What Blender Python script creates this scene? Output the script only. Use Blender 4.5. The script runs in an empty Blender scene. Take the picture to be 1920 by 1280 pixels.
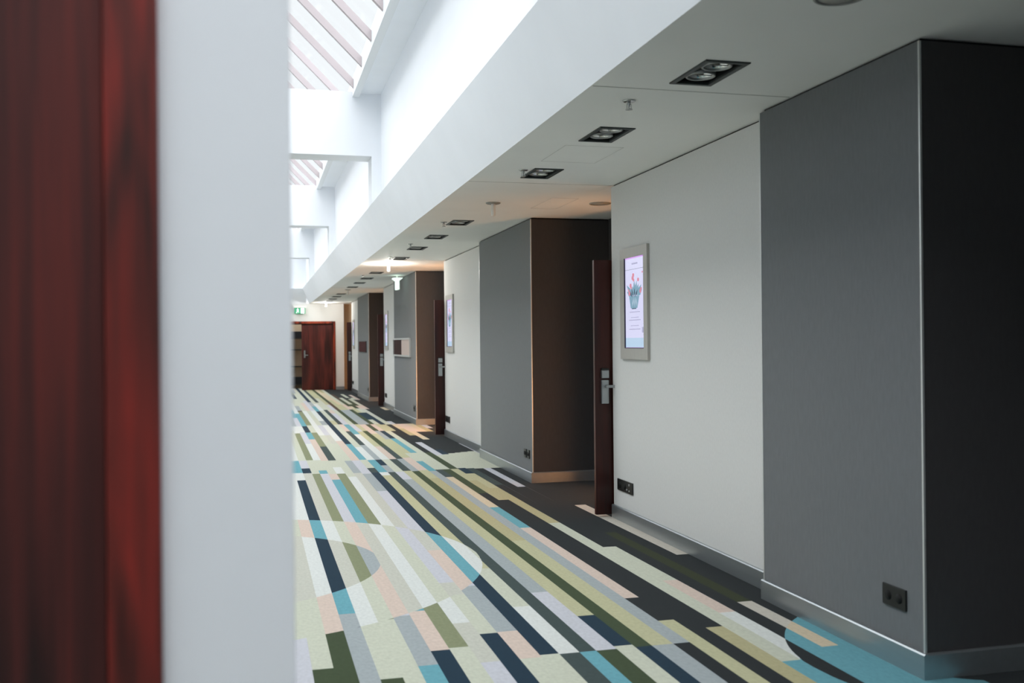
import bpy, bmesh, math, random
from mathutils import Vector, Matrix
random.seed(7)
PI = math.pi
SC = bpy.context.scene
COL = SC.collection

# ------------------------------------------------------------ camera, world, daylight, exposure
yaw, pitch, roll = [math.radians(a) for a in (14.42, 0.055, -0.559)]
fw = Vector((math.sin(yaw)*math.cos(pitch), math.cos(yaw)*math.cos(pitch), math.sin(pitch)))
rt = Vector((math.cos(yaw), -math.sin(yaw), 0)); up = rt.cross(fw)
r2 = math.cos(roll)*rt + math.sin(roll)*up; u2 = -math.sin(roll)*rt + math.cos(roll)*up
cam = bpy.data.cameras.new('camera'); camo = bpy.data.objects.new('camera', cam); COL.objects.link(camo)
camo.matrix_world = Matrix(((r2.x, u2.x, -fw.x, 0), (r2.y, u2.y, -fw.y, 0), (r2.z, u2.z, -fw.z, 1.44), (0, 0, 0, 1)))
cam.lens = 36*1865.5/1920; cam.sensor_width = 36; cam.clip_start = 0.05
cam.dof.use_dof = True; cam.dof.focus_distance = 8.0; cam.dof.aperture_fstop = 2.8
SC.camera = camo

w = bpy.data.worlds.new('World'); SC.world = w; w.use_nodes = True
bg = w.node_tree.nodes['Background']; bg.inputs[0].default_value = (0.93, 0.965, 1.0, 1); bg.inputs[1].default_value = 1.02

def sun(name, strength, angle, rx, ry, color):
    l = bpy.data.lights.new(name, 'SUN'); l.energy = strength; l.angle = angle; l.color = color
    o = bpy.data.objects.new(name, l); COL.objects.link(o); o.rotation_euler = (rx, ry, 0); return o
SUN = 9.4
sun('overcast_daylight', SUN, math.radians(130), 0, 0, (0.935, 0.955, 0.985))

vs = SC.view_settings
vs.view_transform = 'Standard'; vs.look = 'None'; vs.exposure = 0.0; vs.gamma = 1; vs.use_curve_mapping = False
SC.cycles.max_bounces = 10; SC.cycles.diffuse_bounces = 7; SC.cycles.glossy_bounces = 4
SC.cycles.transparent_max_bounces = 12; SC.cycles.use_denoising = True
SC.cycles.sample_clamp_indirect = 6; SC.cycles.caustics_reflective = False; SC.cycles.caustics_refractive = False

# ------------------------------------------------------------ helpers
def lin(c):
    return tuple(((v/255)/12.92 if v <= 10 else ((v/255+0.055)/1.055)**2.4) for v in c)

MATS = {}
def mat(name, rgb, rough=0.6, metal=0.0, spec=0.3, emit=None, estr=1.0, noise=None, bump=None, sheen=0, fac=1.0):
    """noise=(scale, amount, stretch) varies the albedo, bump=(scale, strength, distance, stretch)"""
    m = bpy.data.materials.new(name); m.use_nodes = True; nt = m.node_tree
    b = nt.nodes['Principled BSDF']; c = [min(v*fac, .95) for v in lin(rgb)]
    b.inputs['Base Color'].default_value = (*c, 1); b.inputs['Roughness'].default_value = rough
    b.inputs['Metallic'].default_value = metal; b.inputs['Specular IOR Level'].default_value = spec
    if sheen: b.inputs['Sheen Weight'].default_value = sheen
    if emit:
        b.inputs['Emission Color'].default_value = (*lin(emit), 1); b.inputs['Emission Strength'].default_value = estr
    tc = nt.nodes.new('ShaderNodeTexCoord')
    def nz(scale, stretch, detail=4):
        mp = nt.nodes.new('ShaderNodeMapping'); mp.inputs['Scale'].default_value = stretch
        n = nt.nodes.new('ShaderNodeTexNoise'); n.inputs['Scale'].default_value = scale; n.inputs['Detail'].default_value = detail
        nt.links.new(tc.outputs['Object'], mp.inputs[0]); nt.links.new(mp.outputs[0], n.inputs['Vector']); return n
    if noise:
        n = nz(noise[0], noise[2] if len(noise) > 2 else (1, 1, 1))
        mr = nt.nodes.new('ShaderNodeMapRange'); mr.inputs['To Min'].default_value = 1-noise[1]; mr.inputs['To Max'].default_value = 1+noise[1]
        mr.inputs['From Min'].default_value = .25; mr.inputs['From Max'].default_value = .75
        mx = nt.nodes.new('ShaderNodeVectorMath'); mx.operation = 'SCALE'; mx.inputs[0].default_value = c
        nt.links.new(n.outputs['Fac'], mr.inputs['Value']); nt.links.new(mr.outputs[0], mx.inputs['Scale'])
        nt.links.new(mx.outputs[0], b.inputs['Base Color'])
    if bump:
        n = nz(bump[0], bump[3] if len(bump) > 3 else (1, 1, 1), 3)
        bp = nt.nodes.new('ShaderNodeBump'); bp.inputs['Strength'].default_value = bump[1]; bp.inputs['Distance'].default_value = bump[2]
        nt.links.new(n.outputs['Fac'], bp.inputs['Height']); nt.links.new(bp.outputs[0], b.inputs['Normal'])
    MATS[name] = m; return m

def wood(name, dark, mid, light, figure=False, rough=.35):
    m = bpy.data.materials.new(name); m.use_nodes = True; nt = m.node_tree; L = nt.links
    b = nt.nodes['Principled BSDF']; b.inputs['Roughness'].default_value = rough; b.inputs['Specular IOR Level'].default_value = .35
    tc = nt.nodes.new('ShaderNodeTexCoord')
    mp = nt.nodes.new('ShaderNodeMapping'); mp.inputs['Scale'].default_value = (1, 1, .04)
    n = nt.nodes.new('ShaderNodeTexNoise'); n.inputs['Scale'].default_value = 45; n.inputs['Detail'].default_value = 6
    L.new(tc.outputs['Object'], mp.inputs[0]); L.new(mp.outputs[0], n.inputs['Vector'])
    mp2 = nt.nodes.new('ShaderNodeMapping'); mp2.inputs['Scale'].default_value = (1, 1, .12)
    n2 = nt.nodes.new('ShaderNodeTexNoise'); n2.inputs['Scale'].default_value = 14 if figure else 7; n2.inputs['Detail'].default_value = 2; n2.inputs['Distortion'].default_value = .9 if figure else .2
    L.new(tc.outputs['Object'], mp2.inputs[0]); L.new(mp2.outputs[0], n2.inputs['Vector'])
    mx = nt.nodes.new('ShaderNodeMath'); mx.operation = 'MULTIPLY_ADD'; mx.inputs[1].default_value = .35
    sc = nt.nodes.new('ShaderNodeMath'); sc.operation = 'MULTIPLY'; sc.inputs[1].default_value = .65
    L.new(n2.outputs['Fac'], sc.inputs[0]); L.new(n.outputs['Fac'], mx.inputs[0]); L.new(sc.outputs[0], mx.inputs[2])
    cr = nt.nodes.new('ShaderNodeValToRGB'); e = cr.color_ramp.elements
    e[0].position = .38; e[0].color = (*lin(dark), 1); e[1].position = .64; e[1].color = (*lin(light), 1)
    k = e.new(.51); k.color = (*lin(mid), 1)
    L.new(mx.outputs[0], cr.inputs[0]); L.new(cr.outputs[0], b.inputs['Base Color'])
    MATS[name] = m; return m

def quadbox(bm, x0, x1, y0, y1, z0, z1, mi=0):
    v = [bm.verts.new(p) for p in ((x0,y0,z0),(x1,y0,z0),(x1,y1,z0),(x0,y1,z0),(x0,y0,z1),(x1,y0,z1),(x1,y1,z1),(x0,y1,z1))]
    fs = [(0,3,2,1),(4,5,6,7),(0,1,5,4),(1,2,6,5),(2,3,7,6),(3,0,4,7)]
    r = []
    for f in fs:
        q = bm.faces.new([v[i] for i in f]); q.material_index = mi; r.append(q)
    return v

def box(x0, x1, y0, y1, z0, z1, bevel=0, bm=None, mi=0):
    own = bm is None
    if own: bm = bmesh.new()
    if bevel:
        t = bmesh.new(); quadbox(t, x0, x1, y0, y1, z0, z1, mi)
        bmesh.ops.bevel(t, geom=list(t.edges), offset=bevel, segments=2, affect='EDGES', profile=.7)
        me = bpy.data.meshes.new('t'); t.to_mesh(me); t.free(); bm.from_mesh(me); bpy.data.meshes.remove(me)
    else: quadbox(bm, x0, x1, y0, y1, z0, z1, mi)
    return bm

def lathe(prof, seg=24, bm=None, cx=0, cy=0, cz=0, mi=0, smooth=True):
    """prof: (radius, z) pairs around a vertical axis"""
    if bm is None: bm = bmesh.new()
    rings = []
    for r, z in prof:
        if r < 1e-6: rings.append([bm.verts.new((cx, cy, cz+z))])
        else: rings.append([bm.verts.new((cx+r*math.cos(2*PI*i/seg), cy+r*math.sin(2*PI*i/seg), cz+z)) for i in range(seg)])
    for a, b in zip(rings, rings[1:]):
        for i in range(seg):
            j = (i+1) % seg
            va = [a[0]] if len(a) == 1 else [a[i], a[j]]; vb = [b[0]] if len(b) == 1 else [b[j], b[i]]
            if len(va)+len(vb) < 3: continue
            f = bm.faces.new(va+vb); f.material_index = mi; f.smooth = smooth
    return bm

def obj(name, bm, m, parent=None, loc=None):
    me = bpy.data.meshes.new(name); bmesh.ops.recalc_face_normals(bm, faces=bm.faces); bm.to_mesh(me); bm.free()
    for k in (m if isinstance(m, (list, tuple)) else [m]): me.materials.append(MATS[k] if isinstance(k, str) else k)
    o = bpy.data.objects.new(name, me); COL.objects.link(o)
    if parent: o.parent = parent
    if loc: o.location = loc
    return o

def tag(o, label=None, cat=None, group=None, kind=None):
    if label: o['label'] = label
    if cat: o['category'] = cat
    if group: o['group'] = group
    if kind: o['kind'] = kind
    return o
def struct(o, label, cat, group=None): return tag(o, label, cat, group, 'structure')
def empty(name, loc=(0, 0, 0)):
    o = bpy.data.objects.new(name, None); COL.objects.link(o); o.location = loc; o.empty_display_size = .1; return o
def copy_tree(o, parent=None):
    c = o.copy(); COL.objects.link(c)
    if parent: c.parent = parent
    for k in list(o.children): copy_tree(k, c)
    return c

# ------------------------------------------------------------ materials
mat('white_paint', (238, 241, 245), .7, noise=(3, .015), fac=1)
mat('soffit_paint', (240, 240, 236), .75, noise=(2, .02))
mat('light_wallcover', (216, 216, 214), .8, noise=(90, .03, (1, 1, .5)), bump=(320, .25, .002))
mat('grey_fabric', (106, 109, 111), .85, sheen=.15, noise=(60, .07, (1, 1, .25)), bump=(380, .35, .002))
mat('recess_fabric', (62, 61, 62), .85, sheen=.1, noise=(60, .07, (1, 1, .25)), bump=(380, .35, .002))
mat('satin_aluminium', (172, 178, 181), .33, .8, .5, noise=(30, .04, (1, .1, 1)))
mat('trim_metal', (215, 217, 216), .35, .6, .5)
mat('shadow_gap', (14, 16, 16), .9)
mat('ceiling_seam', (178, 178, 173), .9)
mat('hatch_joint', (214, 214, 210), .9)
mat('skylight_bar', (182, 172, 174), .6)
mat('skylight_curb', (226, 229, 231), .6)
mat('dark_metal', (62, 68, 68), .5, .3, .4)
mat('black_housing', (14, 16, 16), .6)
mat('lamp_ring', (150, 152, 150), .3, .9, .5)
mat('lamp_reflector', (225, 225, 222), .12, 1.0, .5)
mat('lamp_cap', (90, 90, 85), .3, .8)
mat('chrome', (190, 192, 192), .18, 1.0)
mat('handle_steel', (165, 170, 172), .28, .95)
mat('white_plastic', (232, 230, 224), .5)
mat('grey_plastic', (150, 152, 148), .6)
mat('speaker_grey', (168, 168, 162), .7)
mat('black_plastic', (20, 23, 24), .35, spec=.5)
mat('socket_hole', (5, 6, 6), .7)
mat('silver_plastic', (175, 178, 178), .4, .4)
mat('bezel_steel', (186, 184, 178), .45, .35, .5, noise=(200, .05, (1, 1, .02)))
mat('bezel_dark', (40, 32, 60), .4)
mat('screen_white', (40, 40, 46), .2, emit=(216, 216, 246), estr=.95)
mat('screen_blue', (40, 44, 46), .2, emit=(190, 218, 244), estr=.85)
mat('screen_pink', (190, 150, 210), .2, emit=(205, 150, 225), estr=.75)
mat('ink_teal', (50, 60, 64), .4, emit=(128, 168, 190), estr=.85)
mat('ink_pale', (50, 60, 64), .4, emit=(172, 196, 214), estr=.85)
mat('ink_dark', (60, 80, 95), .4, emit=(70, 90, 115), estr=.5)
mat('ink_red', (60, 40, 44), .4, emit=(226, 142, 162), estr=.85)
mat('ink_text', (50, 50, 60), .4, emit=(186, 186, 218), estr=.85)
mat('emergency_glow', (255, 255, 255), .4, emit=(255, 252, 244), estr=16)
mat('sign_glow', (235, 250, 240), .4, emit=(218, 240, 230), estr=.95)
mat('sign_green', (60, 150, 110), .4, emit=(90, 165, 130), estr=.35)
mat('room_wall', (196, 178, 152), .8)
mat('shelf_dark', (60, 55, 50), .6)
mat('cloth_dark', (40, 42, 44), .9)
mat('picture_dark', (46, 16, 12), .6, spec=.1, noise=(5, .5, (1, 3, .5)))
mat('picture_pale', (205, 186, 178), .3, noise=(4, .12, (1, 6, .3)))
mat('red_panel', (66, 24, 26), .6, spec=.1, noise=(5, .3, (1, 3, .5)))
wood('door_wood', (44, 14, 10), (72, 26, 20), (96, 38, 28))
wood('dark_door_wood', (30, 10, 8), (52, 18, 14), (64, 24, 18))
wood('casing_wood', (52, 18, 10), (128, 48, 28), (150, 66, 40), rough=.3)
wood('near_door_wood', (34, 15, 14), (70, 28, 25), (100, 36, 30), rough=.65)
wood('near_figured_wood', (46, 20, 16), (96, 32, 25), (132, 38, 30), figure=True, rough=.6)
g = bpy.data.materials.new('clear_glass'); g.use_nodes = True; nt = g.node_tree
nt.nodes.remove(nt.nodes['Principled BSDF']); tr = nt.nodes.new('ShaderNodeBsdfTransparent'); gl = nt.nodes.new('ShaderNodeBsdfGlossy')
tr.inputs[0].default_value = (.97, .985, .98, 1); gl.inputs['Roughness'].default_value = .05
mx = nt.nodes.new('ShaderNodeMixShader'); mx.inputs[0].default_value = .05
nt.links.new(tr.outputs[0], mx.inputs[1]); nt.links.new(gl.outputs[0], mx.inputs[2]); nt.links.new(mx.outputs[0], nt.nodes['Material Output'].inputs[0])
MATS['clear_glass'] = g

# ------------------------------------------------------------ main dimensions (metres)
XG, XL, XS = 2.733, 2.8345, 1.631       # grey face, light face, soffit edge
CZ = 2.718                               # soffit height
XR = 3.58                                # back of the door recesses
YE = 31.9                                # end wall
XC = -0.2                                # centre line of the light well
XW, XT, ZT = 1.53, 1.41, 3.185           # well wall, tip of the sloping fascia, its top
ZB, ZC, XSK = 3.77, 4.54, 1.18           # cross beam bottom, well ceiling, skylight edge
YB = -5.0                                # back of the hall behind the camera
XLW = -3.13                              # left wall

# ------------------------------------------------------------ carpet
PAL = {'N': (30, 54, 70), 'S': (66, 79, 78), 'G': (66, 79, 55), 'O': (138, 144, 112), 'T': (108, 168, 180),
       'P': (203, 206, 188), 'W': (220, 223, 219), 'V': (202, 203, 210), 'K': (216, 197, 184), 'A': (166, 174, 176),
       'E': (200, 200, 188), 'Y': (192, 190, 154), 'H': (206, 200, 188), 'Z': (184, 177, 138), 'B': (216, 200, 172), 'C': (39, 44, 46), 'D': (54, 60, 38), 'R': (84, 68, 54)}
PK = list(PAL)
for k in PK: mat('carpet_'+k, PAL[k], .95, spec=.1, sheen=.05, noise=(55, .09, (1, .6, 1)), bump=(700, .5, .003), fac=.9)
BF = [.406, .494, .589, .674, .764, .853, .947, 1.038, 1.128, 1.230, 1.319, 1.415, 1.495, 1.594, 1.686, 1.768, 1.875, 1.958, 2.042, 2.134, 2.226, 2.320, 2.412, 2.510, 2.596, 2.700, 2.800, 2.9]
def bx_(k):
    if k < 0: return .406+.0915*k
    if k >= len(BF): return 2.9+.0915*(k-len(BF)+1)
    return BF[k]
LANE = {
 -3: 'V5.8 W9 P12', -2: 'G4.49 P5.2 P7.6 W12 P14', -1: 'G5.06 P5.9 P8 W11.4 T12.6 W14',
 0: 'A5.1 N8.2 N10.78 W11.4 T12.6 W16 V17.9', 1: 'G4.28 P5.15 E6 E11.35 N11.8 V12.6 P17 W18 W20',
 2: 'P5.2 O8.2 O11.27 P12.62 O16.5 W17.9 A20.5', 3: 'T4.41 A5.25 V8 V11.25 T11.55 P12.6 W14.7 V16.7 W17.9 V20',
 4: 'N4.61 K5.32 T8 T10.72 K11.2 P12.5 K15.38 T16.6 N17.9 T21.2 W23', 5: 'P4.63 O5.42 O11.2 W11.8 P12.5 S14.25 O16.55 P18.05 O21.8 R22.1 A23.85 P28',
 6: 'V4.38 E5.03 W5.5 W10.9 P12.5 P16 W18 W22 P27', 7: 'N4.81 P5.6 E11.2 A12.4 P14.6 E16 V18 P22 K25 P30',
 8: 'P4.38 K4.82 A5.78 V9.75 A11.1 V12.4 K15 W18 A19 W22 V26 P30', 9: 'P4.41 N11.17 S11.6 P12.45 T14.47 N21.75 T23.5 A25.3 N33',
 10: 'S4.4 W5.25 P6.2 Y10.9 W11.17 T12.4 W14 P18.05 Y19 P22 W24.5 P33', 11: 'T4.4 S11.15 A11.8 N12.4 A14.26 S16.6 K18.07 S22.2 P25.05 S33',
 12: 'G4.4 V5.52 A10.5 V11.15 P12.4 W16 T18 V21 K22 P27 Y33', 13: 'P4.44 N4.98 Y11.2 S12.4 K14 Y16.5 V18 P22 V24 Y33',
 14: 'N4.4 G11.15 A12.4 S14 G16.55 Y18 G21.9 R25 G33', 15: 'A4.4 Y7 Z10.5 Y11.2 K12.5 Y16 K17.9 A22 Y26 B33',
 16: 'C4.4 A11.1 T12.07 P13 Y15 A16.5 G17.9 A22 Y24 B30 Z33', 17: 'Y4.78 C5.25 K7.47 T8.48 B10.54 S11.2 P13.02 T15.1 N16.48 K17.9 G22.1 K24 P33',
 18: 'C9.3 G11.2 P13 P16.4 Y17.9 P19 N21 Y22.4 B23.2 G26 R29 C33', 19: 'Z4.6 C8.85 Z10.2 Y11.2 G13 C16.4 Y17.75 N21 P22.4 G24 P27 C33',
 20: 'T4.02 P6.6 P7.6 Z9.6 Y10.75 N11.25 P12.64 V14.38 C17.75 P19.5 E22.2 K23.4 G26 C33', 21: 'T4.02 W4.83 K5.57 P6.6 C9.8 S11.2 P12.7 N13.3 C15.5 Z16.8 B17.75 V18.46 C22.1 K23.5 P26.4 C26.9 P28.9 C33',
 22: 'C11.15 P12.8 C14.77 B16.2 K17.8 C25.9 P26.9 C33', 23: 'H5 D7.1 C9.6 V11.15 P12.85 C16.1 K17.8 C25.85 K28.4 C33',
 24: 'C11.15 P12.9 C16.1 B17.8 C33', 25: 'C6.22 H8.37 C11.15 P12.95 C16.1 Z17.8 C21.6 B22.6 C33',
}
RING = {-3: 'P6.7 K9', -2: 'P9', -1: 'K9', 0: 'A5.37 T9', 1: 'W9', 2: 'P9', 3: 'K9', 4: 'E9', 5: 'W9', 6: 'P9', 7: 'E5.9 V9', 8: 'K6.85 E9', 9: 'T9', 10: 'W9', 11: 'P9'}
INNER = {-3: 'E9', -2: 'E9', -1: 'W9', 0: 'N9', 1: 'E9', 2: 'O9', 3: 'A9'}
RIGHT = {21: 'C9', 22: 'T9', 23: 'T4.16 B9', 24: 'T9', 25: 'T9', 26: 'T9'}
def parse(s): return [(float(t[1:]), t[0]) for t in s.split()]
def rand_fill(k, y, yend):
    out = []; rr = random.Random(k*77+5)
    pool = 'PWVKAENTOPWE' if k < 16 else ('YPGACCZ' if k < 21 else 'CCCCCV')
    while y < yend:
        y += rr.uniform(.7, 3.2); out.append((y, rr.choice(pool)))
    return out
def lane_base(k):
    s = parse(LANE[k]) if k in LANE else []
    if not s: return rand_fill(k, YB-.5, YE+2)
    near = rand_fill(k+300, YB-.5, 2.6); near = [(min(a, 3.2), b) for a, b in near]
    return near+s+(rand_fill(k, s[-1][0], YE+2) if s[-1][0] < YE+1 else [])
C1, R1, R2c = (-.37, 6.695), 1.806, 1.15
C3, R3, R4 = (3.26, 3.915), .94, 0.0
C4, R5 = (3.054, 3.925), .39
def look(s, y):
    for a, c in s:
        if y < a: return c
    return s[-1][1]
def colour(k, base, x, y):
    d = math.hypot(x-C1[0], y-C1[1])
    if d < R2c and k in INNER: return look(parse(INNER[k]), y)
    if d < R1 and k in RING: return look(parse(RING[k]), y)
    if math.hypot(x-C4[0], y-C4[1]) < R5: return 'C'
    if math.hypot(x-C3[0], y-C3[1]) < R3: return look(parse(RIGHT.get(k, 'C9')), y)
    return look(base, y)
def arcs(x):
    out = []
    for (cx, cy), r in ((C1, R1), (C1, R2c), (C3, R3), (C4, R5)):
        q = r*r-(x-cx)**2
        s = math.sqrt(q) if q > 0 else 0
        out += [cy-s, cy+s]
    return out
def warp(x, y):   # the stripes fan out very slightly towards the near end of the hall
    return x*(1+.018*max(0, min(1, (9-y)/4.5))) if x > 0 else x
bm = bmesh.new()
KMAX = 27
YEND = YE+1.9
for k in range(-38, KMAX):
    base = lane_base(k); x0, x1 = bx_(k), bx_(k+1); curved = -4 <= k <= 11 or k >= 21
    n = 10 if curved else 1
    const = [a for a, c in base]
    for d in (RING, INNER, RIGHT):
        if k in d: const += [a for a, c in parse(d[k]) if a < 8.9]
    for s in range(n):
        xa, xb = x0+(x1-x0)*s/n, x0+(x1-x0)*(s+1)/n; xm = (xa+xb)/2
        ev = [(c, c, c) for c in const]
        if curved: ev += [(m_, a_, b_) for m_, a_, b_ in zip(arcs(xm), arcs(xa), arcs(xb))]
        ev += [(3.0+i*.5,)*3 for i in range(0, 12) if k >= 0] + [(YB-.2,)*3, (YEND,)*3]
        ev = sorted(e for e in ev if YB-.2 <= e[0] <= YEND)
        pa, pb = ev[0][1], ev[0][2]
        for e0, e1 in zip(ev, ev[1:]):
            if e1[0]-e0[0] < 1e-4: continue
            qa, qb = max(pa, e1[1]), max(pb, e1[2])
            c = colour(k, base, xm, (e0[0]+e1[0])/2)
            vs_ = [bm.verts.new((warp(px, py), py, 0)) for px, py in ((xa, pa), (xb, pb), (xb, qb), (xa, qa))]
            try: bm.faces.new(vs_).material_index = PK.index(c)
            except ValueError: pass
            pa, pb = qa, qb
# plain charcoal carpet in the recesses and rooms beyond the pattern
xe = warp(bx_(KMAX), 12)
vs_ = [bm.verts.new(p) for p in ((xe-.02, YB-.2, -.0008), (6.2, YB-.2, -.0008), (6.2, YEND, -.0008), (xe-.02, YEND, -.0008))]
bm.faces.new(vs_).material_index = PK.index('C')
me = bpy.data.meshes.new('floor')
for f in bm.faces:
    if f.normal.z < 0: f.normal_flip()
bm.normal_update(); bm.to_mesh(me); bm.free()
for k in PK: me.materials.append(MATS['carpet_'+k])
fo = bpy.data.objects.new('floor', me); COL.objects.link(fo)
struct(fo, 'multicoloured striped carpet with big overlapping circles running down the hall', 'carpet')
struct(obj('floor', box(XLW-.3, 6.3, YB-.3, YEND+.1, -.2, -.002), 'grey_plastic'), 'floor slab lying under the striped carpet', 'floor')

# ------------------------------------------------------------ soffit over the right side, with cut-outs for the spotlights
LY = [-1.5, 0.0, 1.47, 2.75, 4.365, 5.80, 7.235, 10.36, 11.80, 13.25, 14.86, 17.93, 19.50, 20.94, 22.50, 25.60, 27.05, 28.50, 30.0]
FX, FY = .108, .205
LX = 2.105
bm = bmesh.new()
box(XS, LX-FX, YB, YEND, CZ, CZ+.14, bm=bm); box(LX+FX, 6.2, YB, YEND, CZ, CZ+.14, bm=bm)
py = YB
for y in LY:
    box(LX-FX, LX+FX, py, y-FY, CZ, CZ+.14, bm=bm); py = y+FY
box(LX-FX, LX+FX, py, YEND, CZ, CZ+.14, bm=bm)
struct(obj('ceiling', bm, 'soffit_paint'), 'low white plasterboard soffit over the right side of the corridor', 'ceiling')
for y in (4.71, 7.70, 15.2, 22.8):
    struct(obj('trim_1', box(XS+.01, XG if y < 5 else XL, y-.004, y+.004, CZ-.0012, CZ+.01), 'ceiling_seam'),
           {4.71: 'fine ceiling joint line just behind the nearest twin spotlight', 7.70: 'fine ceiling joint line in front of the unlit white cylinder lamp', 15.2: 'fine ceiling joint line just before the glowing cylinder lamp', 22.8: 'fine ceiling joint line farthest down the soffit'}[y], 'ceiling joint')
# square access hatches drawn as fine joints
def hatch(x0, x1, y0, y1, lab, nm):
    b = bmesh.new(); t = .003
    for a in ((x0, x1, y0-t, y0+t), (x0, x1, y1-t, y1+t), (x0-t, x0+t, y0, y1), (x1-t, x1+t, y0, y1)): box(*a, CZ-.0012, CZ+.01, bm=b)
    struct(obj(nm, b, 'hatch_joint'), lab, 'access hatch')
hatch(1.96, 2.36, 6.17, 6.75, 'faint square access hatch outline between second and third spotlight', 'trim_2')
hatch(2.55, 2.80, 8.45, 9.15, 'faint square access hatch outline in front of the nearest recess', 'trim_3')

# light-well: sloping fascia + ledge, well wall and well ceiling on both sides
def well_side(sgn, lab):
    X = lambda x: x if sgn > 0 else 2*XC-x
    prof = [(XS, CZ+.0), (XT, ZT), (XW, ZT+.004), (XW, ZC), (XSK+.085, ZC), (XSK+.085, ZC+.16), (XW+.2, ZC+.16), (XW+.2, ZT-.1), (XS+.12, CZ+.139), (XS, CZ+.139)]
    prof = [(XS, CZ), (XT, ZT), (XW, ZT+.004), (XW, ZC), (XSK+.085, ZC), (XSK+.085, ZC+.16), (XW+.25, ZC+.16), (XW+.25, CZ+.142), (XS+.02, CZ+.142)]
    b = bmesh.new(); A = [b.verts.new((X(x), YB, z)) for x, z in prof]; Bv = [b.verts.new((X(x), YE+.02, z)) for x, z in prof]
    n = len(prof)
    for i in range(n): b.faces.new((A[i], A[(i+1) % n], Bv[(i+1) % n], Bv[i]))
    b.faces.new(A); b.faces.new(Bv)
    return struct(obj('ceiling', b, 'white_paint'), lab, 'light well')
well_side(1, 'white sloping fascia and tall white side of the skylight well on the right')
well_side(-1, 'white sloping fascia and side of the skylight well on the hidden left')
bm = box(XLW-.2, 2*XC-XS, YB, YEND, CZ, CZ+.14)
struct(obj('ceiling', bm, 'soffit_paint'), 'low white soffit over the hidden left side of the corridor', 'ceiling')
# far end fascia, sloping like the sides
b = bmesh.new()
pts = [(YE-.27, ZT), (YE, CZ), (YE+.3, CZ), (YE+.3, ZC+.1), (YE-.12, ZC+.1), (YE-.12, ZT)]
A = [b.verts.new((2*XC-XW, y, z)) for y, z in pts]; Bv = [b.verts.new((XW, y, z)) for y, z in pts]
for i in range(6): b.faces.new((A[i], A[(i+1) % 6], Bv[(i+1) % 6], Bv[i]))
b.faces.new(A); b.faces.new(Bv)
struct(obj('ceiling', b, 'white_paint'), 'sloping white fascia closing the far end of the skylight well', 'light well')
struct(obj('wall_back', box(XLW-.2, 6.2, YB-.2, YB, 0, ZC+.3), 'grey_fabric'), 'plain white wall closing the hall behind the viewpoint', 'wall')  # unseen; made dark grey so less light bounces back down the hall

# cross beams with a squared opening under them
BEAMS = [4.5, 12.4, 19.9, 27.3]
BL = ['nearest white cross beam over the hall, above the top of view', 'white cross beam just past the nearest slatted skylight', 'white cross beam behind the second slatted skylight', 'farthest white cross beam near the end of the skylight well']
for y, lab in zip(BEAMS, BL):
    b = bmesh.new(); box(2*XC-XW-.01, XW+.01, y, y+.4, ZB, ZC+.02, bm=b)
    for s in (1, -1):
        xa, xb = (XT, XW+.01) if s > 0 else (2*XC-XW-.01, 2*XC-XT)
        box(xa, xb, y, y+.4, ZT, ZB, bm=b)
    struct(obj('ceiling', b, 'white_paint'), lab, 'beam')

# skylights: one pitched glazed bay between each pair of beams
YO = -4.7
ys = [YO]+BEAMS+[YE]
struct(obj('ceiling', box(2*XC-XW, XW, YB, YO, ZC, ZC+.16), 'white_paint'), 'solid white ceiling of the light well behind the viewpoint', 'ceiling')
RH = XSK-XC
def rafter_mesh():
    b = bmesh.new()
    w_, d = .026, .075
    for s in (1, -1):
        pts = [(s*(RH+.03), -.01), (s*(RH+.03), -.01+d*1.41), (0, RH+.02+d*1.41), (0, RH+.02)]
        A = [b.verts.new((x, -w_, z)) for x, z in pts]; Bv = [b.verts.new((x, w_, z)) for x, z in pts]
        for i in range(4): b.faces.new((A[i], A[(i+1) % 4], Bv[(i+1) % 4], Bv[i]))
        b.faces.new(A); b.faces.new(Bv)
    return b
proto = obj('rafter', rafter_mesh(), 'skylight_bar'); rafter_me = proto.data; bpy.data.objects.remove(proto)
NM = ['overhead slatted skylight bay behind the viewpoint', 'slatted skylight bay at the upper left, nearest in view', 'second slatted skylight bay, seen under the first cross beam', 'third slatted skylight bay down the well', 'farthest slatted skylight bay by the end wall']
NM = ['pitched skylight bay over the viewpoint, out of frame', 'slatted skylight bay at top left, nearest in view', 'smaller slatted skylight bay seen under the nearest visible beam', 'third skylight bay far down the well, barely visible', 'farthest skylight bay next to the end wall']
for i in range(5):
    ya, yb = ys[i]+.001, ys[i+1]-.001
    root = empty('window_%d' % (i+1), (XC, ya, ZC)); struct(root, NM[i], 'skylight')
    b = bmesh.new()
    for s in (1, -1): box(min(s*RH, s*(RH+.084)), max(s*RH, s*(RH+.084)), 0, yb-ya, -.05, .17, bm=b)
    box(-.05, .05, 0, yb-ya, RH+.02, RH+.14, bm=b)
    obj('window_frame', b, 'skylight_curb', root)
    y = 9.33+.0
    k0 = math.ceil((ya+.05-9.33)/.97); y = 9.33+.97*k0
    while y < yb-.04:
        r = bpy.data.objects.new('rafter', rafter_me); COL.objects.link(r); r.parent = root; r.location = (0, y-ya, 0); y += .97
    b = bmesh.new()
    for s in (1, -1):
        q = [(s*(RH+.05), 0, .13), (s*(RH+.05), yb-ya, .13), (0, yb-ya, RH+.18), (0, 0, RH+.18)]
        b.faces.new([b.verts.new(p) for p in q])
    obj('pane', b, 'clear_glass', root)

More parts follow.
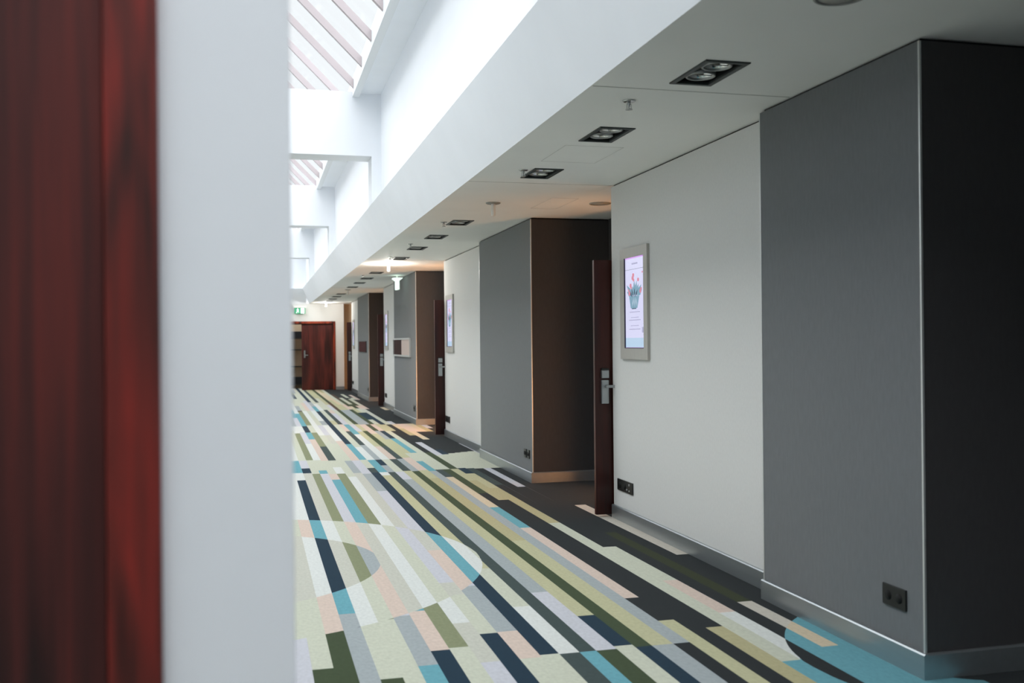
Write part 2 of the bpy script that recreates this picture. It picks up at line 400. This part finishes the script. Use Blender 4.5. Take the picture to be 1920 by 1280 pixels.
# ------------------------------------------------------------ right wall: alternating grey and light panels with door recesses between
def wall_block(x0, y0, y1, m, nm, lab):
    b = bmesh.new(); box(x0, XR+.02, y0, y1, 0, CZ-.014, bm=b); box(x0+.02, XR, y0+(.02), y1-.02, CZ-.014, CZ+.001, bm=b, mi=1)
    if m == 'grey_fabric':      # cheeks facing the recess are coloured darker than the front
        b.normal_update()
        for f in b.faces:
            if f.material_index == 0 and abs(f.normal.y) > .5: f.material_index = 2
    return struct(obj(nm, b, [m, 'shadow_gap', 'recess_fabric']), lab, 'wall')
MOD = [  # light from, light to, grey from
]
L_BL = [(-2.9, 0.20), (5.03, 7.71), (12.24, 15.22), (20.30, 22.80), (27.8, 30.70)]
G_BL = [(3.65, 5.03), (9.82, 12.24), (17.41, 20.30), (25.0, 27.8)]
LLAB = ['light wall panel beside the viewpoint, out of frame', 'light wallpapered panel carrying the nearest lit display', 'light wallpapered panel carrying the second lit display', 'light wallpapered panel carrying the third lit display', 'light wallpapered panel farthest down the right side']
GLAB = ['large charcoal fabric wall panel filling the right foreground', 'grey fabric wall panel between the first and second display', 'grey fabric wall panel with the half dark, half pale recessed picture', 'grey fabric wall panel with the small dark red picture']
def base_prof(y0, y1, xf, side0, nm, lab, x_end=None):
    """skirting along the face x=xf with chamfered top, turning the corner at y0 when side0"""
    b = bmesh.new(); h, t = .108, .021
    def run(p, q, n):  # p,q along; n outward
        prof = [(0, 0), (t, 0), (t, h-.006), (t-.006, h), (0, h)]
        A = [b.verts.new((p[0]+n[0]*o, p[1]+n[1]*o, z)) for o, z in prof]; Bv = [b.verts.new((q[0]+n[0]*o, q[1]+n[1]*o, z)) for o, z in prof]
        for i in range(5): b.faces.new((A[i], A[(i+1) % 5], Bv[(i+1) % 5], Bv[i]))
        b.faces.new(A); b.faces.new(Bv)
    run((xf, y0-(t if side0 else 0)), (xf, y1), (-1, 0))
    if side0: run((xf, y0), (x_end or XR, y0), (0, -1))
    return struct(obj(nm, b, 'satin_aluminium'), lab, 'skirting')
for (a, c), lab in zip(L_BL, LLAB):
    wall_block(XL, a, c, 'light_wallcover', 'wall_right', lab)
    base_prof(a+.002, c, XL, False, 'baseboard_right', 'brushed metal skirting along the '+lab.split(' ', 1)[1] if False else 'brushed metal skirting below the '+lab, None)
for i, ((a, c), lab) in enumerate(zip(G_BL, GLAB)):
    wall_block(XG, a, c, 'grey_fabric', 'wall_right', lab)
    base_prof(a, c, XG, True, 'baseboard_right', 'brushed metal skirting below the '+lab)
    b = box(XG-.004, XG+.006, a-.004, a+.006, .108, CZ-.016, bevel=.001)
    struct(obj('trim_4', b, 'trim_metal'), 'thin metal edge strip up the near corner of the '+lab, 'corner strip')
    b = box(XG-.002, XG+.006, c-.006, c+.004, .108, CZ-.016)
    struct(obj('trim_5', b, 'trim_metal'), 'thin metal edge strip up the far edge of the '+lab, 'corner strip')

# recess back walls with door openings, lit rooms behind
DH = 2.125
RC = [(0.20, 3.65), (7.71, 9.82), (15.22, 17.41), (22.80, 25.0), (30.70, YE+.4)]
DO = [(.33, 1.23), (7.80, 8.70), (15.31, 16.21), (22.89, 23.79), (30.79, 31.69)]
RN = ['nearest recess, right of frame', 'recess between first display and second grey panel', 'recess before the panel with the pale picture', 'recess before the panel with the dark red picture', 'last recess by the end wall']
for (a, c), (da, db), rn in zip(RC, DO, RN):
    b = bmesh.new()
    box(XR, XR+.1, a-.3, da, 0, CZ, bm=b); box(XR, XR+.1, db, c+.3, 0, CZ, bm=b); box(XR, XR+.1, da, db, DH+.03, CZ, bm=b)
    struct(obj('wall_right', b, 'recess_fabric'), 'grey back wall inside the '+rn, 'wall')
    b = bmesh.new()
    box(XR-.015, XR+.115, da, da+.035, 0, DH+.03, bm=b); box(XR-.015, XR+.115, db-.035, db, 0, DH+.03, bm=b); box(XR-.015, XR+.115, da+.035, db-.035, DH, DH+.03, bm=b)
    struct(obj('trim_6', b, 'casing_wood'), 'dark wood door lining inside the '+rn, 'door frame')
    b = bmesh.new()
    box(5.9, 6.0, a-.3, c+.3, 0, CZ, bm=b); box(XR+.1, 5.9, a-.3, a-.2, 0, CZ, bm=b); box(XR+.1, 5.9, c+.2, c+.3, 0, CZ, bm=b)
    struct(obj('wall_right', b, 'room_wall'), 'warm beige room walls behind the '+rn, 'wall')
# warm unseen lamps low in the rooms, placed to send glow into the recesses
for (da, db), e in zip(DO, (0, 75, 190, 70, 30)):
    if not e: continue
    for k, (x, y, z, f) in enumerate(((4.02, da-.16, .7, 1.0), (4.75, da+.5, .95, .45))):
        l = bpy.data.lights.new('room_lamp', 'POINT'); l.energy = e*f; l.shadow_soft_size = .16; l.color = (1.0, .47, .19)
        o = bpy.data.objects.new('room_lamp', l); COL.objects.link(o); o.location = (x, y, z)

# door leaves, opened square to the corridor
def door_leaf(y, x0, lab, n):
    root = empty('door_%d' % n, (XR-.02, y, 0)); struct(root, lab, 'door')
    W = XR-.02-x0
    obj('door_leaf', box(-W, 0, 0, .042, .02, DH-.015, bevel=.002), 'dark_door_wood', root)
    b = box(-W-.0012, -W+.004, .004, .038, .022, DH-.017); tag(obj('edge_strip', b, 'door_wood', root), 'paler edge strip of the door leaf')
    hx = -W+.079
    pl = obj('lock_plate', box(hx-.033, hx+.033, -.022, 0, .93, 1.125, bevel=.009), 'handle_steel', root)
    obj('card_reader', box(hx-.033, hx+.033, -.030, 0, 1.14, 1.205, bevel=.007), 'handle_steel', root)
    tag(obj('reader_cap', box(hx-.030, hx+.033, -.027, 0, 1.205, 1.222, bevel=.003), 'black_plastic', root), 'black cap of the card reader')
    b = bmesh.new(); t = lathe([(0, 0), (.011, 0), (.011, .05), (0, .05)], 16)
    bmesh.ops.rotate(t, verts=t.verts, matrix=Matrix.Rotation(PI/2, 3, 'X')); bmesh.ops.translate(t, verts=t.verts, vec=(hx+.005, -.018, 1.072))
    me_ = bpy.data.meshes.new('t'); t.to_mesh(me_); t.free(); b.from_mesh(me_)
    box(hx-.006, hx+.12, -.070, -.055, 1.062, 1.084, bevel=.005, bm=b)
    obj('door_handle', b, 'handle_steel', root)
    return root
door_leaf(7.735, 2.690, 'open dark wood door leaf with card lock beside the nearest display', 1)
door_leaf(15.25, 2.685, 'open dark wood door leaf with card lock beside the second display', 2)
door_leaf(22.83, 2.700, 'open dark wood door leaf with card lock beside the third display', 3)
door_leaf(30.73, 2.690, 'open dark wood door leaf farthest away, near the end wall', 4)

# ------------------------------------------------------------ end wall with its doorway
EX0, EX1, EZ = 0.42, 2.43, 2.165
b = bmesh.new()
box(XLW, EX0, YE, YE+.2, 0, CZ, bm=b); box(EX1, 2.70, YE, YE+.2, 0, CZ, bm=b); box(EX0, EX1, YE, YE+.2, EZ, CZ, bm=b)
struct(obj('wall_far', b, 'light_wallcover'), 'cream end wall around the wide wooden doorway', 'wall')
struct(obj('wall_far', box(2.70, XR, YE+.35, YE+.45, 0, CZ), 'room_wall'), 'tan return wall just right of the cream end wall', 'wall')
b = bmesh.new(); box(EX1, 2.70, YE-.02, YE, 0, .10, bm=b)
struct(obj('baseboard_far', b, 'satin_aluminium'), 'short metal skirting between end doorway and wall corner', 'skirting')
root = empty('door_5', (EX0, YE, 0)); struct(root, 'wide wooden double doorway in the end wall, right leaf shut', 'door')
b = bmesh.new(); W = EX1-EX0
box(0, .07, -.025, .18, 0, EZ, bm=b); box(W-.075, W, -.025, .18, 0, EZ, bm=b); box(.07, W-.075, -.025, .18, EZ-.07, EZ, bm=b)
tag(obj('door_frame', b, 'casing_wood', root), 'reddish casing around the doorway')
lf = obj('door_leaf', box(.965, W-.077, .06, .10, .005, EZ-.095, bevel=.003), 'door_wood', root)
b = bmesh.new(); box(1.03, 1.075, .045, .06, 1.02, 1.25, bevel=.004, bm=b); box(1.04, 1.16, .015, .03, 1.09, 1.112, bevel=.004, bm=b); box(1.045, 1.062, .03, .046, 1.093, 1.109, bm=b)
obj('door_handle', b, 'chrome', lf)
tag(obj('door_track', box(.072, W-.077, .05, .12, EZ-.095, EZ-.07), 'black_housing', root), 'dark track above the leaf')  # black strip stands in for the dark gap over the leaf
obj('door_leaf', box(.072, .115, .10, .95, .005, EZ-.105, bevel=.003), 'door_wood', root)
# room beyond with a shelf unit
b = bmesh.new(); box(-.6, 2.9, YEND-.1, YEND, 0, CZ, bm=b); box(-.7, -.6, YE+.2, YEND, 0, CZ, bm=b); box(2.9, 3, YE+.45, YEND, 0, CZ, bm=b)
struct(obj('wall_far', b, 'room_wall'), 'beige wall of the room seen through the end doorway', 'wall')
root = empty('shelving', (1.2, YEND-.42, 0)); tag(root, 'dark shelving unit standing inside the end doorway', 'shelving')
b = bmesh.new()
b.free()
for xa in (-.62, .58): obj('upright', box(xa, xa+.04, 0, .3, 0, 2.0), 'shelf_dark', root)
for z in (.10, .70, 1.25, 1.62): obj('shelf', box(-.58, .58, 0, .3, z, z+.035), 'shelf_dark', root)
b = box(.0, .38, .04, .26, 1.287, 1.50, bevel=.01); b2 = obj('storage_box', b, 'cloth_dark', None, (1.2-.1, YEND-.42, .369)); tag(b2, 'dark box on the top shelf beyond the end doorway', 'box')
b2 = obj('storage_box', box(-.1, .42, .03, .27, 0, .24, bevel=.015), 'cloth_dark', None, (1.2-.1, YEND-.42, .136)); tag(b2, 'dark box on the bottom shelf beyond the end doorway', 'box')
l = bpy.data.lights.new('room_lamp', 'AREA'); l.energy = 1.5; l.size = .6; l.color = (1, .8, .6)
o = bpy.data.objects.new('room_lamp', l); COL.objects.link(o); o.location = (1.3, YE+1.0, 2.6)

# ------------------------------------------------------------ left wall and near partition
struct(obj('wall_left', box(XLW-.2, XLW, YB, YEND, 0, CZ), 'light_wallcover'), 'light wall along the hidden left side of the hall', 'wall')
NY = 1.5
XE, XD, XF = .0518, -.1325, -.2035        # white edge, wood edge, frame / leaf seam
b = bmesh.new(); box(XD-.02, XE, NY, NY+.14, 0, CZ+.9, bm=b, bevel=.004); box(XLW, -1.32, NY, NY+.14, 0, CZ+.9, bm=b); box(-1.33, XD-.015, NY+.001, NY+.139, 2.2, CZ+.9, bm=b)
struct(obj('wall_left', b, 'white_paint'), 'blurred white wall edge filling the left foreground', 'wall')
root = empty('door_6', (XD, NY, 0)); struct(root, 'blurred red-brown wooden door and casing at far left foreground', 'door')
b = box(XF-XD, 0, -.022, .16, 0, 2.2, bevel=.003); box(-1.2, -1.12, -.022, .16, 0, 2.2, bevel=.003, bm=b); box(-1.125, XF-XD+.001, -.021, .159, 2.12, 2.2, bm=b)
tag(obj('door_frame', b, 'near_figured_wood', root), 'figured reddish casing of the near door')
obj('door_leaf', box(-1.118, XF-XD-.004, .0, .045, .008, 2.115, bevel=.002), 'near_door_wood', root)

# ------------------------------------------------------------ twin recessed spotlights
def spot():
    root = empty('ceiling_spotlight', (LX, 4.365, CZ))
    b = bmesh.new(); t = .022
    o_, i_ = (FX+.004, FY+.004), (FX-t, FY-t)
    ring = lambda a, z: [b.verts.new((sx*a[0], sy*a[1], z)) for sx, sy in ((-1, -1), (1, -1), (1, 1), (-1, 1))]
    r = [ring(o_, 0), ring(o_, -.006), ring((o_[0]-.004, o_[1]-.004), -.008), ring((i_[0]+.002, i_[1]+.002), -.008), ring(i_, -.006), ring(i_, .03), ring((FX-.001, FY-.001), .03), ring((FX-.001, FY-.001), 0)]
    for p, q in zip(r, r[1:]):
        for k in range(4): b.faces.new((p[k], p[(k+1) % 4], q[(k+1) % 4], q[k]))
    obj('frame', b, 'dark_metal', root)
    b = bmesh.new(); a = (FX-t-.001, FY-t-.001); lo = ring2 = [b.verts.new((sx*a[0], sy*a[1], .004)) for sx, sy in ((-1, -1), (1, -1), (1, 1), (-1, 1))]
    hi = [b.verts.new((sx*a[0], sy*a[1], .10)) for sx, sy in ((-1, -1), (1, -1), (1, 1), (-1, 1))]
    for k in range(4): b.faces.new((lo[k], lo[(k+1) % 4], hi[(k+1) % 4], hi[k]))
    b.faces.new(hi); obj('housing', b, 'black_housing', root)
    for s in (-1, 1):
        b = lathe([(.060, .012), (.056, .014), (.048, .034), (.034, .050), (.016, .058), (0, .060)], 28)
        lm = obj('lamp', b, 'lamp_reflector', root, (0, s*.088, 0))
        b = lathe([(.074, .020), (.074, .006), (.068, .002), (.062, .004), (.058, .013)], 28)
        obj('lamp_ring', b, 'lamp_ring', lm)
        b = lathe([(0, .012), (.014, .013), (.018, .022), (.016, .045), (.02, .058)], 16); box(-.057, .057, -.002, .002, .012, .016, bm=b)
        obj('glare_cap', b, 'lamp_cap', lm)
    return root
SL = {4.365: 'nearest and largest twin spotlight, top right ceiling', 5.80: 'second twin spotlight from the front, behind the sprinkler', 7.235: 'third twin spotlight from the front, beside a sprinkler head',
      10.36: 'twin spotlight just behind the unlit white cylinder lamp', 11.80: 'second twin spotlight behind the unlit cylinder lamp', 13.25: 'third twin spotlight behind the unlit cylinder lamp', 14.86: 'twin spotlight right in front of the glowing cylinder lamp',
      17.93: 'first twin spotlight behind the glowing cylinder lamp', 19.50: 'second twin spotlight behind the glowing cylinder lamp', 20.94: 'third twin spotlight behind the glowing cylinder lamp', 22.50: 'fourth twin spotlight behind the glowing cylinder lamp',
      25.60: 'twin spotlight of the farthest group, its nearest one', 27.05: 'twin spotlight of the farthest group, second one', 28.50: 'twin spotlight of the farthest group, third one', 30.0: 'last twin spotlight before the end wall',
      2.75: 'twin spotlight just above the top of the frame', -1.5: 'twin spotlight behind the viewpoint, rearmost', 0.0: 'twin spotlight beside the viewpoint', 1.47: 'twin spotlight above the left of the near doorway'}
p0 = spot(); first = True
for y in LY:
    o = p0 if first else copy_tree(p0); first = False
    o.location = (LX, y, CZ); tag(o, 'square black-framed '+SL[y], 'spotlight', 'recessed twin spotlights along the soffit')

# sprinkler heads
def sprinkler():
    root = empty('sprinkler_head', (0, 0, 0))
    obj('ceiling_plate', lathe([(0, 0), (.036, 0), (.036, -.003), (.028, -.007), (.011, -.008), (0, -.008)], 20), 'chrome', root)
    b = lathe([(0, -.007), (.009, -.007), (.009, -.02), (.006, -.024), (.004, -.04), (.006, -.044), (0, -.044)], 12)
    for s in (-1, 1): box(s*.012-.002, s*.012+.002, -.002, .002, -.046, -.018, bm=b)
    obj('valve', b, 'chrome', root)
    obj('deflector', lathe([(0, -.046), (.019, -.046), (.019, -.049), (0, -.050)], 16), 'chrome', root)
    return root
s0 = sprinkler(); first = True
for y, lab in ((4.96, 'chrome sprinkler head between the two nearest spotlights'), (7.12, 'chrome sprinkler head touching the edge of the third spotlight'), (10.35, 'chrome sprinkler head beside the first spotlight past the unlit lamp'), (12.69, 'chrome sprinkler head between spotlights, fourth from the front'), (14.7, 'chrome sprinkler head just before the glowing lamp'), (18.6, 'chrome sprinkler head just past the glowing lamp')):
    o = s0 if first else copy_tree(s0); first = False
    o.location = (1.93, y, CZ); tag(o, lab, 'sprinkler', 'sprinkler heads on the soffit')

# cylinder emergency lamps
def cyl_lamp(y, x, lit, lab):
    root = empty('emergency_lamp', (x, y, CZ)); tag(root, lab, 'lamp')
    obj('ceiling_plate', lathe([(0, 0), (.068, 0), (.068, -.006), (.06, -.011), (0, -.011)], 28), 'white_plastic' if lit else 'grey_plastic', root)
    obj('lamp_body', lathe([(0, -.010), (.018, -.010), (.020, -.02), (.020, -.115), (.016, -.122), (0, -.122)], 20), 'emergency_glow' if lit else 'white_plastic', root)
    if lit:
        for dy in (-.13, .13):
            l = bpy.data.lights.new('lamp_light', 'POINT'); l.energy = 17; l.shadow_soft_size = .03; l.color = (1, .97, .9)
            o = bpy.data.objects.new('lamp_light', l); COL.objects.link(o); o.parent = root; o.location = (0, dy, -.08)
cyl_lamp(8.85, 2.11, False, 'unlit white cylinder lamp hanging from the soffit in the foreground')
cyl_lamp(15.88, 2.06, True, 'glowing white cylinder lamp halfway down the soffit')
cyl_lamp(23.6, 2.10, False, 'unlit white cylinder lamp far down the soffit')
cyl_lamp(30.9, 2.08, True, 'glowing white cylinder lamp right in front of the end wall')
# round ceiling discs
for x, y, r, lab in ((3.09, 8.70, .10, 'flat round grey ceiling disc in the nearest recess'), (2.115, 3.27, .10, 'round grey ceiling disc cut off by the top of the picture')):
    root = empty('ceiling_speaker', (x, y, CZ)); tag(root, lab, 'ceiling speaker')
    obj('rim', lathe([(r, 0), (r, -.008), (r-.008, -.011), (r-.014, -.008), (r-.014, -.003)], 36), 'grey_plastic', root)
    obj('grille', lathe([(0, -.006), (r-.013, -.005), (r-.013, 0), (0, 0)], 36), 'speaker_grey', root)

# exit signs
root = empty('exit_sign', (2.57, 18.6, CZ)); tag(root, 'glowing exit sign hanging edge-on beside the grey wall panel', 'exit sign'); root.scale = (.8, .9, .9)
b = bmesh.new()
A = [b.verts.new((sx*wd, sy*.16, z)) for z, wd in ((-.055, .105), (-.075, .10), (-.115, .035)) for sx, sy in ((-1, -1), (1, -1), (1, 1), (-1, 1))]
for l_ in (0, 4):
    for k in range(4): b.faces.new((A[l_+k], A[l_+(k+1) % 4], A[l_+4+(k+1) % 4], A[l_+4+k]))
b.faces.new(A[:4]); b.faces.new(A[8:12]); obj('lamp_housing', b, 'sign_glow', root)
obj('sign_panel', box(-.032, .032, -.15, .15, -.30, -.115, bevel=.004), 'sign_glow', root)
b = bmesh.new(); box(-.01, .01, -.06, -.04, -.055, 0, bm=b); box(-.01, .01, .04, .06, -.055, 0, bm=b); obj('hanger', b, 'white_plastic', root)

root = empty('exit_sign', (1.33, YE-.10, CZ-.03)); tag(root, 'green and white running man exit sign above the end doorway', 'exit sign')
obj('lamp_housing', box(-.20, .20, -.03, .03, -.10, -.04, bevel=.008), 'white_plastic', root)
sp = obj('sign_panel', box(-.17, .17, -.012, .012, -.285, -.10, bevel=.002), 'sign_green', root)
b = bmesh.new()
def pol(b, pts, y):  # flat pictogram pieces with real thickness
    A = [b.verts.new((x, y, z)) for x, z in pts]; Bv = [b.verts.new((x, y+.002, z)) for x, z in pts]; n = len(pts)
    for i in range(n): b.faces.new((A[i], A[(i+1) % n], Bv[(i+1) % n], Bv[i]))
    b.faces.new(A); b.faces.new(Bv)
pol(b, [(.03, -.275), (.03, -.11), (.14, -.11), (.14, -.275)], -.0145)
pol(b, [(-.075, -.15), (-.045, -.145), (-.05, -.20), (-.02, -.235), (-.035, -.25), (-.075, -.21)], -.0145)
pol(b, [(-.075, -.20), (-.07, -.225), (-.095, -.265), (-.115, -.26), (-.095, -.22)], -.0145)
pol(b, [(-.10, -.165), (-.07, -.145), (-.02, -.165), (-.03, -.18), (-.07, -.165), (-.095, -.185)], -.0145)
pol(b, [(-.062+.014*math.cos(a), -.128+.014*math.sin(a)) for a in [i*PI/5 for i in range(10)]], -.0145)
obj('pictogram', b, 'sign_glow', sp)
obj('bracket', box(-.06, .06, .03, .10, -.09, -.05), 'white_plastic', root)

# ------------------------------------------------------------ wall displays
def display():
    root = empty('wall_display', (XL, 7.14, 1.30))
    H, Wd, D = .865, .565, .022
    i0, i1, j0, j1 = .072, Wd-.09, .085, H-.075        # screen opening: y from far to near, z
    b = bmesh.new()
    y = lambda v: v-Wd/2
    for a in ((0, i0, 0, H), (i1, Wd, 0, H), (i0, i1, 0, j0), (i0, i1, j1, H)): box(-D, 0, y(a[0]), y(a[1]), a[2], a[3], bm=b)
    bmesh.ops.remove_doubles(b, verts=b.verts, dist=1e-5)
    obj('bezel', b, 'bezel_steel', root)
    b = bmesh.new(); t = .006
    for a in ((i0, i0+t, j0, j1), (i1-t, i1, j0, j1), (i0, i1, j0, j0+t)): box(-D+.002, -.008, y(a[0]), y(a[1]), a[2], a[3], bm=b)
    tag(obj('screen_surround', b, 'bezel_dark', root), 'dark violet inner edge around the screen')
    sc = obj('screen', box(-.012, -.007, y(i0+t), y(i1-t), j0+t, j1, bevel=0), 'screen_white', root)
    def quads(lst, nm, m):
        b = bmesh.new()
        for pts in lst:
            A = [b.verts.new((-.0130+(-.0006 if nm in ('pale_leaves', 'drawing_outline', 'blossom') else 0)-(.0006 if nm == 'blossom' else 0), y(i0)+u*(i1-i0), j0+v*(j1-j0))) for u, v in pts]; Bv = [b.verts.new((-.0121, y(i0)+u*(i1-i0), j0+v*(j1-j0))) for u, v in pts]
            n = len(pts)
            for i in range(n): b.faces.new((A[i], A[(i+1) % n], Bv[(i+1) % n], Bv[i]))
            b.faces.new(A); b.faces.new(Bv)
        obj(nm, b, m, sc)
    # u grows away from the viewer (leftwards in the picture), so the drawing is laid out with u mirrored
    F = lambda pts: [(1-u, v) for u, v in pts]
    rect = lambda u0, v0, u1, v1: F([(u0, v0), (u1, v0), (u1, v1), (u0, v1)])
    quads([rect(.02, .01, .98, .115)], 'footer_band', 'screen_blue')
    quads([rect(.0, .985, 1, 1), rect(.0, .0, 1, .012)], 'edge_band', 'screen_pink')
    circ = lambda u, v, r, n=10: F([(u+r*math.cos(2*PI*i/n), v+.52*r*math.sin(2*PI*i/n)) for i in range(n)])
    leaf = lambda u, v, a, L, wd: F([(u, v), (u+L*.5*math.cos(a)-wd*math.sin(a), v+.5*(L*.5*math.sin(a)+wd*math.cos(a))), (u+L*math.cos(a), v+.5*L*math.sin(a)), (u+L*.5*math.cos(a)+wd*math.sin(a), v+.5*(L*.5*math.sin(a)-wd*math.cos(a)))])
    tl = [F([(.30, .44), (.64, .44), (.74, .57), (.22, .57)])]
    rr = random.Random(3)
    for a in (.5, .8, 1.1, 1.35, 1.6, 1.85, 2.1, 2.4, 2.7): tl.append(leaf(.5+.16*math.cos(a), .57, a, rr.uniform(.22, .42), .06))
    quads(tl, 'flower_drawing', 'ink_teal')
    quads([leaf(.36+.07*i, .45+.012*(i%2), 1.2+.16*i, .2, .022) for i in range(5)], 'pale_leaves', 'ink_pale')
    quads([rect(.02, .865, .98, .868)], 'rule_line', 'ink_dark')
    for q in [rect(.36, .43, .58, .440)]+[leaf(.46+.12*math.cos(a), .56, a, .2, .03) for a in (.9, 1.4, 1.9, 2.3)]: quads([q], 'drawing_outline', 'ink_dark')
    for q in [circ(.44, .80, .045), circ(.41, .77, .05), circ(.46, .745, .03), circ(.69, .745, .04), circ(.30, .69, .045), circ(.33, .665, .03), circ(.24, .605, .05), circ(.20, .64, .03), circ(.80, .62, .045), circ(.84, .645, .03), circ(.90, .82, .02)]: quads([q], 'blossom', 'ink_red')
    for q in (rect(.36, .918, .66, .936), rect(.24, .393, .76, .403), rect(.30, .335, .70, .343), rect(.20, .305, .80, .315), rect(.30, .245, .70, .253), rect(.20, .205, .78, .215)): quads([q], 'text_line', 'ink_text')
    quads([rect(.86, .17, .95, .23)], 'text_block', 'ink_text')
    return root
d0 = display(); first = True
for y, lab in ((7.185, 'lit portrait screen with flower drawing, nearest and largest'), (14.73, 'lit portrait screen on the second light panel, mid hall'), (22.25, 'lit portrait screen on the third light panel, far down the hall'), (30.0, 'thin distant portrait screen on the farthest light panel')):
    o = d0 if first else copy_tree(d0); first = False
    o.location = (XL, y, 1.30); tag(o, lab, 'display', 'wall-mounted screens on the light panels')

# framed recessed pictures on grey panels
root = empty('wall_picture', (XG, 19.15, 1.20)); tag(root, 'wide framed picture, left half dark red and right half pale pink', 'picture')
b = bmesh.new(); t = .022
for a in ((-1.12, 1.12, -.012, t), (-1.12, 1.12, .335-t, .345), (-1.12, -1.12+t, t, .335-t), (1.12-t, 1.12, t, .335-t)): box(-.03, 0, a[0], a[1], a[2], a[3], bm=b)
obj('frame', b, 'trim_metal', root)
tag(obj('dark_picture_half', box(-.012, -.001, .03, 1.12-t, t, .335-t), 'picture_dark', root), 'dark red left half')
tag(obj('pale_picture_half', box(-.012, -.001, -1.12+t, .03, t, .335-t), 'picture_pale', root), 'pale pink right half')
root = empty('wall_picture', (XG, 26.45, 1.22)); tag(root, 'small dark red picture on the farthest grey panel', 'picture')
b = bmesh.new()
for a in ((-.9, .9, 0, .012), (-.9, .9, .278, .29), (-.9, -.888, .012, .278), (.888, .9, .012, .278)): box(-.02, 0, a[0], a[1], a[2], a[3], bm=b)
obj('frame', b, 'dark_metal', root); obj('picture_panel', box(-.012, -.001, -.888, .888, .012, .278), 'red_panel', root)

# ------------------------------------------------------------ sockets
def disc_x(b, x, y, z, r, d=.004, n=18):
    t = lathe([(0, 0), (r, 0), (r, d), (0, d)], n); bmesh.ops.rotate(t, verts=t.verts, matrix=Matrix.Rotation(-PI/2, 3, 'Y')); bmesh.ops.translate(t, verts=t.verts, vec=(x, y, z))
    me_ = bpy.data.meshes.new('t'); t.to_mesh(me_); t.free(); b.from_mesh(me_); bpy.data.meshes.remove(me_)
def socket(x, y, z, W, H, kind, lab, grp=None):
    root = empty('wall_socket', (x, y, z)); tag(root, lab, 'socket', grp)
    obj('cover_plate', box(-.010, 0, -W/2, W/2, -H/2, H/2, bevel=.003), 'black_plastic', root)
    if kind == 'triple':
        for k in (-1, 0):
            b = bmesh.new(); disc_x(b, -.0095, -k*W*.31, 0, .026, .002); tag(obj('outlet', b, 'socket_hole', root), 'round black outlet')
        b = bmesh.new(); disc_x(b, -.0095, -W*.30, .022, .010); disc_x(b, -.0095, -W*.30, -.025, .007); disc_x(b, -.0095, -W*.15, -.020, .008); tag(obj('data_port', b, 'silver_plastic', root), 'small silver ports')
    else:
        for k in (-1, 1):
            b = bmesh.new(); disc_x(b, -.0095, k*W*.23 if W > H*.8 else 0, 0 if W > H*.8 else k*H*.23, min(W, H)*.24, .002); obj('outlet', b, 'socket_hole', root)
    return root
socket(XL, 7.437, .287, .335, .092, 'triple', 'long black socket plate with silver ports on the first light panel')
socket(XG, 3.85, .298, .165, .092, 'double', 'black double socket low on the large foreground grey panel')
for dy in (-.062, .062):
    socket(XG, 10.03+dy, .28, .088, .088, 'double', 'small square black socket on the second grey panel, '+('nearer' if dy < 0 else 'farther')+' of the pair', 'paired sockets on the second grey panel')
socket(XL, 15.0, .275, .33, .095, 'double', 'black socket plate low on the second light panel')
socket(XG, 17.66, .285, .17, .10, 'double', 'black socket low near the corner of the third grey panel')
socket(XL, 22.5, .275, .33, .095, 'double', 'black socket plate low on the third light panel')
socket(XG, 25.25, .285, .17, .10, 'double', 'black socket low near the corner of the fourth grey panel')
socket(XL, 30.4, .275, .33, .095, 'double', 'black socket plate low on the farthest light panel')
